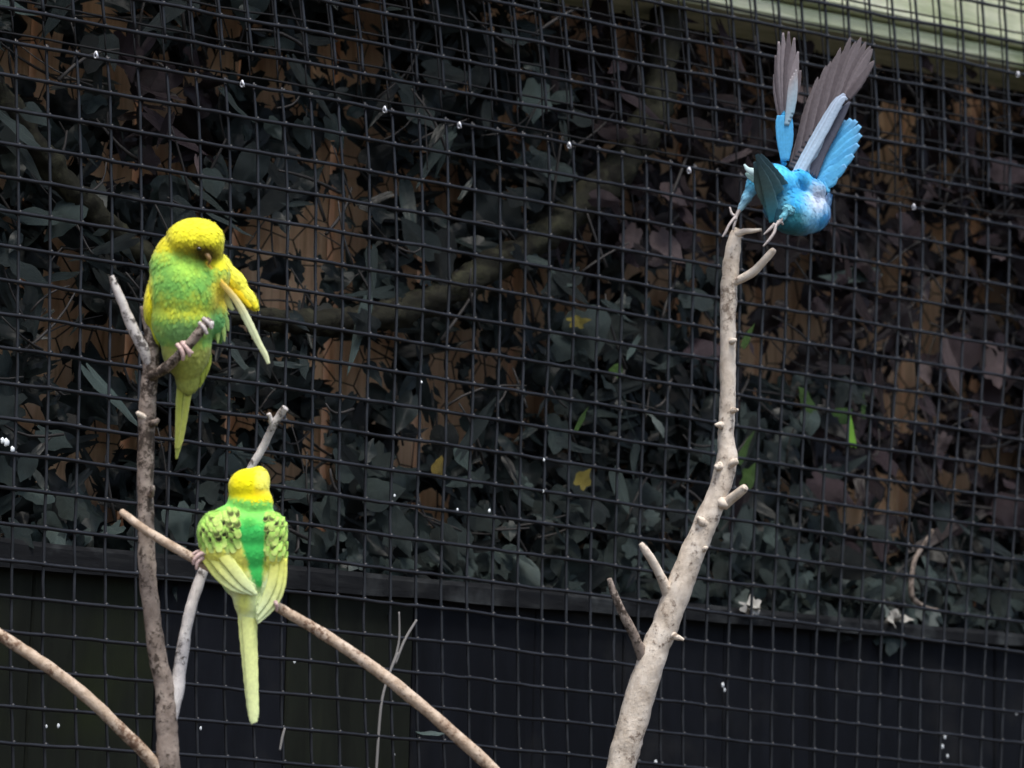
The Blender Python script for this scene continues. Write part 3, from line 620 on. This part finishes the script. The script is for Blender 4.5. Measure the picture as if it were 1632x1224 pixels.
bodyA = A.body('body', [(294, 462, 0, 58, 74, 50), (284, 428, -2, 46, 50, 42), (292, 505, 2, 52, 62, 44), (297, 545, -1, 41, 62, 33), (300, 600, -8, 22, 30, 16), (311, 382, 12, 47, 35, 42), (281, 402, 0, 33, 30, 34), (333, 396, 12, 24, 24, 24), (343, 500, -8, 20, 40, 22, -6), (350, 525, -12, 10, 22, 12), (337, 440, -4, 30, 42, 34)], colA, feathers=5200, flow=flowA, fl=(7, 11), fw=2.4, lift=.17, seed=5)
A.body('wing', [(241, 480, -8, 12, 42, 26, 8), (246, 520, -10, 9, 38, 18, -8)], lambda x, y, q: mixn(lin(248, 238, 40, K), lin(200, 205, 60, K), (y-480+8*nz(x, y, 9))/40)[:3]+(1,), feathers=500, flow=lambda x, y, q: (.15, 1, 0), fl=(9, 14), fw=2.6, lift=.1, seed=6)
wA = A.body('raised_wing', [(352, 424, -14, 17, 24, 18, -38), (372, 447, -12, 18, 30, 12, -40), (392, 472, -10, 14, 28, 8, -40)], lambda x, y, q: mixn(lin(246, 220, 35, K), lin(250, 248, 85, K), ((x-y*.72)-42+6*nz(x, y, 8))/16)[:3]+(1,), feathers=1000, flow=lambda x, y, q: (.62, .78, 0), fl=(9, 15), fw=2.4, lift=.1, seed=7)
for k, (pts, c0, c1) in enumerate([([(350, 440, 12, -8), (378, 458, 14, -6), (398, 478, 13, -5), (409, 492, 6, -5)], lin(250, 215, 20, K), lin(250, 240, 60, K)), ([(344, 432, 11, -5), (366, 455, 12, -3), (386, 474, 11, -3), (400, 490, 5, -3)], lin(245, 195, 15, K), lin(250, 225, 40, K)), ([(350, 455, 10, -14), (362, 480, 12, -14), (372, 494, 5, -14)], lin(230, 215, 70, K), PAL)]):
    A.quill('flight_feather', pts, lambda t, u, c0=c0, c1=c1: mixn(c0, c1, t)[:3]+(1,), wA)
A.quill('preened_feather', [(329, 417, 4, 30), (337, 431, 7, 28), (352, 450, 9, 24), (368, 468, 10, 20), (381, 486, 12, 17), (392, 506, 13, 15), (404, 530, 12, 14), (414, 550, 10, 13), (423, 566, 9, 13), (428, 580, 5, 13)], lambda t, u: mixn(mixn(lin(250, 205, 70, K), lin(225, 232, 185, K), (t-.2)/.35), lin(120, 130, 100, K), .5 if abs(u) < .12 else 0)[:3]+(1,), thick=.8)
for k, (dx, w1, c0) in enumerate([(0, 15, lin(125, 140, 50, K)), (-6, 11, lin(165, 172, 70, K)), (6, 10, lin(172, 180, 80, K))]):
    A.quill('tail_feather', [(300+dx, 590, 16, -8+k), (293+dx*1.0, 630, w1+2, -10+k), (289+dx*.7, 670, w1, -10+k), (285+dx*.4, 705, w1*.75, -10+k), (281+dx*.2, 732 if k == 0 else 715, 3, -10+k)], lambda t, u, c0=c0: mixn(c0, lin(190, 195, 110, K), max(0, abs(u)-.35)+t*.4)[:3]+(1,))
for k, (x, y, x2, y2, w_) in enumerate([(350, 505, 358, 545, 8), (343, 510, 347, 548, 9), (354, 495, 364, 528, 8), (318, 560, 322, 612, 12), (330, 555, 328, 600, 12), (305, 565, 308, 620, 14), (284, 560, 290, 608, 14), (326, 580, 318, 618, 9)]):
    A.quill('flank_feather', [(x, y, w_, 6-k), ((x+x2)/2+2, (y+y2)/2, w_, 5-k), (x2, y2, 2, 3-k)], lambda t, u, k=k: mixn(lin(100, 160, 80, K), lin(190, 215, 130, K), t)[:3]+(1,) if k < 3 else mixn(lin(130, 150, 60, K), lin(175, 190, 80, K), t)[:3]+(1,))
sA = A.surf([bodyA]); te = sA(317, 396, 38); tb = sA(331, 406, 38)
A.tubes('beak', [[(327, 403, 8, tb), (332, 409, 8, tb+4), (334, 416, 6, tb+3), (332, 422, 2, tb-1)]], M_BEAK, bodyA)
A.tubes('eye', [[(313, 396, 2.5, te-.5), (315, 396, 6, te+.3), (317, 396.5, 6.5, te+.6), (319, 397, 6, te+.3), (321, 397, 2.5, te-.5)]], M_EYE, bodyA)
A.tubes('foot', [[(282, 549, 8, 56), (288, 556, 8, 60), (292, 566, 7, 60), (291, 574, 5, 57)], [(289, 546, 8, 56), (296, 553, 7, 61), (301, 561, 7, 62), (302, 568, 5, 59)], [(293, 545, 7, 54), (300, 557, 6, 60), (308, 563, 4, 60)]], M_FOOT)
A.tubes('foot', [[(318, 515, 8, 58), (325, 522, 7, 66), (330, 533, 6, 66)], [(324, 508, 8, 58), (332, 514, 7, 66), (338, 524, 6, 65)]], M_FOOTG)

# --- bird B : back view
Bb = Bird('budgerigar', ZL-.012, (387, 870), 'lime green and yellow budgerigar seen from behind on the slender crossing branch')
SP = [(347, 812, 8, 3.2), (345, 828, 4, 9), (370, 821, 8, 3.2), (347, 842, 9, 5.5), (380, 836, 8, 3.6), (384, 845, 7, 3.6), (350, 853, 8, 3), (344, 866, 6, 4.5), (332, 822, 9, 2.5), (322, 840, 3, 7), (330, 858, 7, 3), (363, 806, 8, 2.6), (397, 822, 4, 7), (424, 852, 4, 6), (434, 862, 5, 6), (438, 850, 4, 5), (446, 872, 5, 7), (440, 838, 6, 3), (428, 836, 5, 3), (452, 858, 3, 8), (450, 884, 6, 4), (414, 829, 6, 3), (433, 826, 7, 2.5)]
YB = lin(250, 240, 10, K); GB = lin(138, 236, 105, K); GR = lin(70, 208, 98, K); WU = lin(176, 234, 104, K); WL = lin(246, 247, 112, K); WP = lin(236, 252, 192, K); DK = lin(46, 54, 24, .6)
def colW(x, y, q):
    n = nz(x, y, 8, 7); c = mixn(WU, WL, (y-(858)+7*n)/18); c = mixn(c, WP, (y-905+6*n)/22)
    for sx, sy, rx, ry in SP: c = mixn(c, DK, .45*blob(x+2*n, y+1.5*n, sx, sy, rx, ry, .6))
    if y < 862: c = mixn(c, lin(110, 150, 50, K), .25*max(0, math.sin(y*.95+x*.22+3*n)-.35))
    return c[:3]+(1,)
def colB(x, y, q):
    n = nz(x, y, 10, 3); c = mixn(YB, GB, (y-(790+.10*(x-370))+4*n)/7)
    if x > 404 and y < 800: c = mixn(c, lin(244, 240, 95, K), blob(x, y, 420, 764, 12, 20))
    c = mixn(c, lin(250, 215, 20, K), .6*blob(x, y, 412, 785, 12, 9))
    c = mixn(c, GR, (y-822+5*n)/18)
    c = mixn(c, lin(40, 150, 55, K), .55*blob(x, y, 396+6*n, 833, 8, 9))
    c = mixn(c, WP, (y-930+4*n)/14)
    c = mixn(c, lin(240, 245, 95, K), .7*blob(x, y, 388, 962, 12, 18))
    if y > 806:
        il = 378+max(0, y-835)*.30; ir = 420-max(0, y-880)*.09
        f = max(blob(x, y, x, y, 1, 1)*0, min(1, max(0, (il-x+3*n)/5)), min(1, max(0, (x-ir+3*n)/5)))*min(1, (y-806)/14)
        c = mixn(c, colW(x, y, q), f) if y < 935 else c
    if x < 350 and y > 885: c = lin(140, 190, 90, K)
    return c[:3]+(1,)
bodyB = Bb.body('body', [(396, 776, 0, 33, 30, 31), (412, 767, -8, 19, 25, 22), (399, 802, -2, 37, 32, 34), (388, 846, -2, 66, 46, 42), (388, 875, -4, 60, 48, 40), (394, 912, -4, 46, 46, 32), (396, 948, 0, 26, 42, 20), (396, 982, 2, 17, 24, 10), (345, 885, -18, 22, 34, 24, -20)], colB, feathers=4600, flow=lambda x, y, q: ((x-392)*-.004, 1, 0), fl=(6, 10), fw=2.8, lift=.09, seed=9)
wl = Bb.body('wing', [(347, 850, 6, 34, 38, 32, 0), (350, 876, 10, 32, 28, 26, -20), (366, 894, 15, 27, 42, 17, -40), (388, 922, 20, 15, 30, 8, -38)], colW, feathers=2200, flow=lambda x, y, q: (.25 if y < 870 else .6, 1, 0), fl=(8, 13), fw=3, lift=.08, seed=10)
wr = Bb.body('wing', [(434, 850, 4, 25, 36, 30, 0), (437, 880, 8, 19, 40, 26, 4), (433, 925, 10, 19, 44, 15, 10), (421, 962, 12, 13, 30, 8, 22)], colW, feathers=1900, flow=lambda x, y, q: (-.05 if y < 900 else -.35, 1, 0), fl=(8, 13), fw=3, lift=.08, seed=11)
for (par, L) in ((wl, [[(325, 886, 14, 22), (348, 916, 16, 25), (372, 936, 13, 29), (396, 947, 3, 29)], [(334, 880, 17, 27), (356, 908, 18, 30), (380, 932, 15, 31), (404, 949, 3, 31)], [(345, 872, 18, 32), (366, 898, 19, 33), (390, 928, 15, 33), (410, 948, 3, 33)]]),
                 (wr, [[(452, 890, 12, 22), (449, 930, 14, 22), (436, 964, 12, 22), (410, 994, 3, 24)], [(446, 888, 15, 25), (442, 930, 16, 25), (429, 962, 14, 25), (409, 990, 3, 25)], [(438, 888, 14, 29), (434, 925, 15, 28), (423, 955, 12, 27), (409, 980, 3, 27)]])):
    for pts in L: Bb.quill('flight_feather', pts, lambda t, u: mixn(mixn(WL, WP, t*1.2), lin(200, 212, 110, K), max(0, abs(u)-.7)*1.5)[:3]+(1,), par, dome=.10, thick=.6)
sf = Bb.surf([bodyB, wl, wr]); rsb = random.Random(4)
def scal(px, py, w_, h_, lean, par, dark):
    q = [(px-lean*.5, py-h_*.5), (px, py), (px+lean*.5, py+h_*.45), (px+lean*.7, py+h_*.6)]
    tz = [sf(a_, b_, None) for a_, b_ in q]
    if any(t is None for t in tz): return
    ww = (w_*.8, w_, w_*.85, w_*.3)
    def cf(t, u):
        e = min(1, 1.5*math.exp(-((t-.62+.3*u*u)/.24)**2))*(1 if abs(u) < .8 else .3)
        base = mixn(WU, lin(235, 246, 150, K), t)
        return mixn(base, DK, e*dark)[:3]+(1,)
    Bb.quill('covert_feather', [(a_, b_, w2, t+.6+.28*i) for i, ((a_, b_), w2, t) in enumerate(zip(q, ww, tz))], cf, par, 3, .03, .2, 5)
for row in range(8):
    for cx_ in range(6):
        x_ = 322+cx_*11+(5 if row % 2 else 0)+rsb.uniform(-1.5, 1.5); y_ = 812+row*8.5+rsb.uniform(-1, 1)-abs(x_-350)*-.10
        if x_ < 380 and y_ < 876: scal(x_, y_, 12, 15, 3+(x_-350)*.08, wl, rsb.choice((1, 1, .9, .3, .1)) if y_ < 862 else rsb.choice((.5, .15, 0)))
for row in range(9):
    for cx_ in range(4):
        x_ = 424+cx_*10+(5 if row % 2 else 0)+rsb.uniform(-1.5, 1.5); y_ = 822+row*8+rsb.uniform(-1, 1)
        if x_ < 456: scal(x_, y_, 11, 14, -2, wr, rsb.choice((1, 1, .9, .4, .1)) if y_ < 872 else rsb.choice((.6, .2, 0)))
for dx, k in ((0, 2), (-5, 0), (5, 1)):
    Bb.quill('tail_feather', [(396+dx, 955, 26, 4+k*2), (395+dx, 1000, 20, 6+k*2), (398+dx*.8, 1050, 18, 7+k*2), (401+dx*.5, 1100, 17, 7+k*2), (404+dx*.3, 1140 if k < 2 else 1146, 14, 7+k*2), (405+dx*.2, 1146 if k < 2 else 1153, 6, 7+k*2)], lambda t, u: mixn(lin(240, 248, 150, K), lin(236, 250, 190, K), t)[:3]+(1,))
for k, (x, y, x2, y2, w_) in enumerate([(335, 890, 352, 930, 12), (342, 895, 362, 938, 12), (328, 885, 338, 915, 11), (352, 900, 372, 945, 11), (332, 895, 345, 925, 10), (346, 905, 358, 937, 9)]):
    Bb.quill('flank_feather', [(x, y, w_, 2-k), ((x+x2)/2+2, (y+y2)/2, w_, 1-k), (x2, y2, 2, 0-k)], lambda t, u: mixn(lin(130, 180, 80, K), lin(120, 165, 100, K), t)[:3]+(1,))
Bb.tubes('foot', [[(328, 880, 10, 24), (318, 884, 8, 26), (310, 892, 7, 27), (308, 900, 4, 26)], [(324, 888, 9, 22), (315, 896, 7, 26), (313, 908, 4, 26)], [(326, 878, 8, 10), (314, 880, 7, 12), (306, 884, 4, 14)]], M_FOOT)
Bb.tubes('foot', [[(420, 940, 9, -2), (432, 952, 8, 16), (440, 962, 7, 24), (441, 974, 4, 20)]], M_FOOT)

# --- bird C : taking off
Cc = Bird('budgerigar', ZR-.01, (1262, 320), 'sky blue budgerigar taking off with raised wings from the pale right branch')
SKY = lin(70, 185, 240, K); SKB = lin(45, 150, 215, K); TEA = lin(45, 115, 130, .9); PW = lin(190, 215, 235, K); GY = lin(110, 102, 108, .9)
def colC(x, y, q):
    n = nz(x, y, 9, 4); c = mixn(SKY, SKB, .5+n)
    c = mixn(c, TEA, blob(x+3*n, y+3*n, 1262, 356, 32, 22, .3))
    c = mixn(c, lin(150, 215, 245, K), blob(x, y, 1294, 330, 12, 30, .6)*.8)
    c = mixn(c, lin(195, 210, 230, K), blob(x+2*n, y+2*n, 1306, 318, 15, 22, .5))
    c = mixn(c, lin(95, 110, 150, K), .6*blob(x, y, 1304, 316, 4, 7)*(1 if n > -.2 else 0))
    c = mixn(c, lin(60, 105, 118, .9), .85*blob(x+3*n, y+3*n, 1234, 324, 24, 34, .4))
    c = mixn(c, lin(85, 200, 245, K), blob(x, y, 1244, 275, 26, 14, .5))
    return c[:3]+(1,)
bodyC = Cc.body('body', [(1266, 338, 0, 45, 36, 40, 26), (1244, 298, 4, 28, 40, 26, -28), (1238, 330, 4, 22, 26, 22), (1288, 340, -14, 36, 33, 34), (1306, 334, -34, 18, 24, 24), (1312, 320, -50, 14, 17, 17), (1319, 314, -58, 7, 9, 9), (1298, 302, -12, 21, 18, 18, 30), (1276, 286, -6, 18, 18, 18), (1266, 352, 14, 34, 23, 26)], colC, feathers=2400, flow=lambda x, y, q: (-.8, -.5, .4), fl=(6, 10), fw=3, lift=.2, seed=12)
def colL(x, y, q):
    return mixn(lin(80, 180, 225, K), lin(170, 215, 235, K), (y-290)/40)[:3]+(1,)
Cc.body('leg', [(1204, 290, 8, 14, 24, 14, 25), (1192, 312, 8, 9, 18, 9, 30), (1183, 328, 8, 6, 11, 6, 30)], colL, feathers=350, flow=lambda x, y, q: (-.5, .9, 0), fl=(6, 9), fw=2.6, lift=.2, seed=13)
Cc.body('leg', [(1258, 334, 36, 12, 9, 9, 30), (1248, 346, 42, 6, 9, 6, 35)], lambda x, y, q: lin(105, 175, 195, K), feathers=200, flow=lambda x, y, q: (-.5, .9, 0), fl=(5, 8), fw=2.4, lift=.2, seed=14)
Cc.tubes('foot', [[(1181, 330, 7, 8), (1174, 343, 6, 10), (1172, 350, 6, 12)], [(1172, 346, 5.5, 12), (1163, 357, 5, 16), (1156, 371, 4.5, 18), (1151, 378, 2, 18)], [(1173, 348, 5.5, 10), (1170, 358, 5, 12), (1168, 367, 3, 12)], [(1172, 345, 5, 8), (1166, 340, 4.5, 6), (1163, 330, 2.5, 4)]], M_FOOTG)
Cc.tubes('foot', [[(1247, 348, 6, 44), (1240, 356, 6, 45), (1234, 361, 6, 46)], [(1236, 358, 6, 46), (1234, 370, 5, 50), (1226, 382, 5, 52), (1216, 393, 2.5, 52)], [(1235, 357, 6, 46), (1226, 366, 5, 48), (1217, 374, 2.5, 48)], [(1238, 354, 5, 44), (1245, 354, 5, 44), (1248, 358, 3, 42)]], M_FOOTG)
# tail: a closed fan pointing at the viewer and up to the left
tr_ = [([(1244, 338, 18, 4), (1237, 312, 30, 26), (1225, 285, 26, 60), (1213, 262, 14, 92), (1206, 246, 6, 108)], lin(105, 145, 148, .9)),
       ([(1250, 330, 34, 0), (1244, 304, 32, 22), (1232, 280, 24, 54), (1220, 258, 12, 84), (1212, 246, 4, 98)], lin(85, 128, 136, .9)),
       ([(1256, 322, 22, 2), (1248, 300, 20, 20), (1236, 278, 15, 48), (1224, 262, 6, 70), (1218, 256, 2, 78)], lin(90, 140, 150, .9)),
       ([(1234, 354, 16, 20), (1228, 318, 20, 40), (1219, 288, 16, 72), (1211, 268, 8, 96), (1208, 256, 2, 108)], lin(110, 148, 150, .9)),
       ([(1232, 348, 12, 14), (1225, 320, 24, 30), (1214, 296, 24, 62), (1207, 272, 12, 88), (1202, 258, 4, 98)], lin(120, 155, 154, .9))]
for pts, c0 in tr_: Cc.quill('tail_feather', pts, lambda t, u, c0=c0: mixn(mixn(lin(55, 150, 175, .9), c0, t*2.5), lin(66, 92, 102, .9), t)[:3]+(1,), nw=4, dome=.05, thick=.5)
Cc.quill('vent_feather', [(1212, 282, 12, 30), (1202, 275, 13, 34), (1192, 270, 8, 36), (1186, 262, 3, 36)], lambda t, u: lin(205, 232, 232, K))
Cc.quill('vent_feather', [(1208, 290, 10, 26), (1196, 282, 9, 30), (1188, 276, 3, 32)], lambda t, u: lin(190, 225, 220, K))
# wings: coverts, secondaries and primaries as single feathers
def fan(par, n, root0, root1, tip0, tip1, w0, colf, t0, t1, bow=0, name='flight_feather', tipt=0):
    for k in range(n):
        f = k/(n-1) if n > 1 else 0
        rx, ry = root0[0]+(root1[0]-root0[0])*f, root0[1]+(root1[1]-root0[1])*f
        tx, ty = tip0[0]+(tip1[0]-tip0[0])*f, tip0[1]+(tip1[1]-tip0[1])*f
        t = t0+(t1-t0)*f; mx, my = (rx+tx)/2+bow*(ty-ry)*-.1, (ry+ty)/2+bow*(tx-rx)*.1
        Cc.quill(name, [(rx, ry, w0*.7, t), ((rx*2+mx)/3, (ry*2+my)/3, w0, t), (mx, my, w0*1.1, t+tipt*.4), ((mx+2*tx)/3, (my+2*ty)/3, w0*.95, t+tipt*.8), (tx, ty, w0*.25, t+tipt)], lambda a_, u, f=f: colf(f, a_, u), par, 2, .2, .8, 5)
wingR = Cc.body('wing', [(1278, 274, -8, 13, 24, 7, 28), (1296, 284, -16, 14, 16, 7, 40), (1296, 240, -6, 12, 34, 5, 30), (1326, 185, -8, 9, 34, 4, 30)], lambda x, y, q: (mixn(PW, SKY, (x-(1285+(280-y)*.6))/10)[:3]+(1,)), feathers=500, flow=lambda x, y, q: (.5, -.85, 0), fl=(8, 12), fw=3.4, lift=.12, seed=15)
GYD = lin(88, 80, 84, .9); GYL = lin(140, 132, 136, .9)
tips = [(1290, 178), (1293, 152), (1302, 130), (1314, 110), (1328, 92), (1343, 76), (1358, 62), (1374, 62), (1388, 72), (1393, 92)]
roots = [(1262, 268), (1268, 258), (1276, 246), (1286, 232), (1298, 214), (1310, 198), (1322, 182), (1336, 168), (1346, 160), (1350, 156)]
for k in range(18):
    f = k/17*9; i = min(8, int(f)); f -= i; tx, ty = (tips[i][j]*(1-f)+tips[i+1][j]*f for j in (0, 1)); rx, ry = (roots[i][j]*(1-f)+roots[i+1][j]*f for j in (0, 1)); ty += 5*math.sin(k*2.7)
    Cc.quill('primary_feather', [(rx, ry, 12, -14+k*.4), (rx*.7+tx*.3+1, ry*.7+ty*.3, 16, -14+k*.4), (rx*.35+tx*.65, ry*.35+ty*.65, 14, -15+k*.4), (tx*.9+rx*.1, ty*.9+ry*.1, 8, -16+k*.4), (tx, ty, 1.5, -17+k*.4)], lambda a_, u, k=k: mixn(mixn(GYD, GYL, .35+.3*math.sin(k*2.1)+.2*u), lin(100, 93, 96, .9), a_)[:3]+(1,), wingR, 2, .04, .4, 6)
for k, (tx, ty) in enumerate([(1349, 193), (1357, 190), (1365, 192), (1371, 200), (1372, 214), (1368, 230), (1360, 247), (1348, 264), (1334, 282), (1322, 297)]):      # secondaries, sky blue
    rx, ry = 1282+k*3.6, 276+k*2.6
    Cc.quill('secondary_feather', [(rx, ry, 12, -12+k*.6), (rx*.65+tx*.35, ry*.65+ty*.35, 19, -12+k*.6), (rx*.3+tx*.7, ry*.3+ty*.7, 18, -13+k*.6), (tx, ty, 7, -13+k*.6)], lambda a_, u, k=k: mixn(mixn(lin(78, 160, 212, K), lin(100, 190, 238, K), .5+.4*u+.3*math.sin(k*2.3)), lin(130, 165, 200, K), max(0, a_-.75)*2)[:3]+(1,), wingR, 2, .06, .5, 5)
for k in range(5):      # dark stripe of median coverts
    d = k*2.6
    Cc.quill('dark_covert', [(1282+d+k*2, 274+d, 3, -5), (1302+d, 238+d*.6, 10, -4), (1326+d, 200+d*.5-k*2, 10, -5), (1347+d*.7, 168+d*.6-k*3, 4, -6)], lambda a_, u, k=k: mixn(lin(96, 98, 112, .9), lin(76, 80, 94, .9), a_*.6+k*.1)[:3]+(1,), wingR, 2, .05, .4, 6)
for k in range(6):      # pale band
    d = (k-2.5)*2.1
    Cc.quill('pale_covert', [(1268+d*.8, 284+d*.5, 9, 1+k*.3), (1286+d*.9, 250+d*.5, 9, 1+k*.3), (1312+d, 204+d*.5, 9, 0+k*.3), (1336+d, 166+d*.5-k*1.5, 9, -1+k*.3), (1346+d*.9, 148+d*.6+abs(k-2.5)*3, 3, -2)], lambda a_, u, k=k: mixn(lin(182, 208, 230, K), lin(150, 160, 180, K), a_*.9+.25*math.sin(k*2.4))[:3]+(1,), wingR, 2, .05, .4, 6)
wingL = Cc.body('wing', [(1250, 246, -4, 6, 22, 5, 4), (1250, 210, -4, 10, 34, 5, 2)], lambda x, y, q: SKY, feathers=260, flow=lambda x, y, q: (0, -1, 0), fl=(8, 12), fw=3, lift=.1, seed=16)
for k, (tx, ty) in enumerate([(1234, 118), (1236, 88), (1241, 66), (1248, 52), (1257, 50), (1266, 60), (1272, 82), (1276, 112)]):
    rx, ry = 1247+k*1.6, 196-k*3
    Cc.quill('primary_feather', [(rx, ry, 9, -8+k), (rx*.7+tx*.3, ry*.7+ty*.3, 13, -8+k), (rx*.35+tx*.65, ry*.35+ty*.65, 13, -8+k), (tx, ty, 3, -8+k)], lambda a_, u, k=k: mixn(GYL, GYD, .3+.4*math.sin(k*1.9)+.3*a_)[:3]+(1,), wingL, 2, .15, .6, 6)
for k in range(5):
    Cc.quill('secondary_feather', [(1247+k*2, 256, 5, 2+k*.4), (1243+k*4, 225, 10, 2+k*.4), (1241+k*4.5, 198, 10, 2+k*.4), (1241+k*4.5, 184, 5, 2+k*.4)], lambda a_, u: mixn(lin(95, 185, 235, K), lin(75, 165, 222, K), .5+.5*u)[:3]+(1,), wingL, 2, .15, .6, 5)
for k in range(4):
    Cc.quill('pale_covert', [(1254+k*2.5, 200-k*6, 8, 5), (1257+k*3, 172-k*6, 9, 5), (1259+k*3, 142-k*5, 7, 4), (1260+k*3, 126-k*5, 3, 4)], lambda a_, u: mixn(lin(150, 185, 205, K), lin(160, 155, 158, K), a_*1.2)[:3]+(1,), wingL, 2, .15, .6, 5)
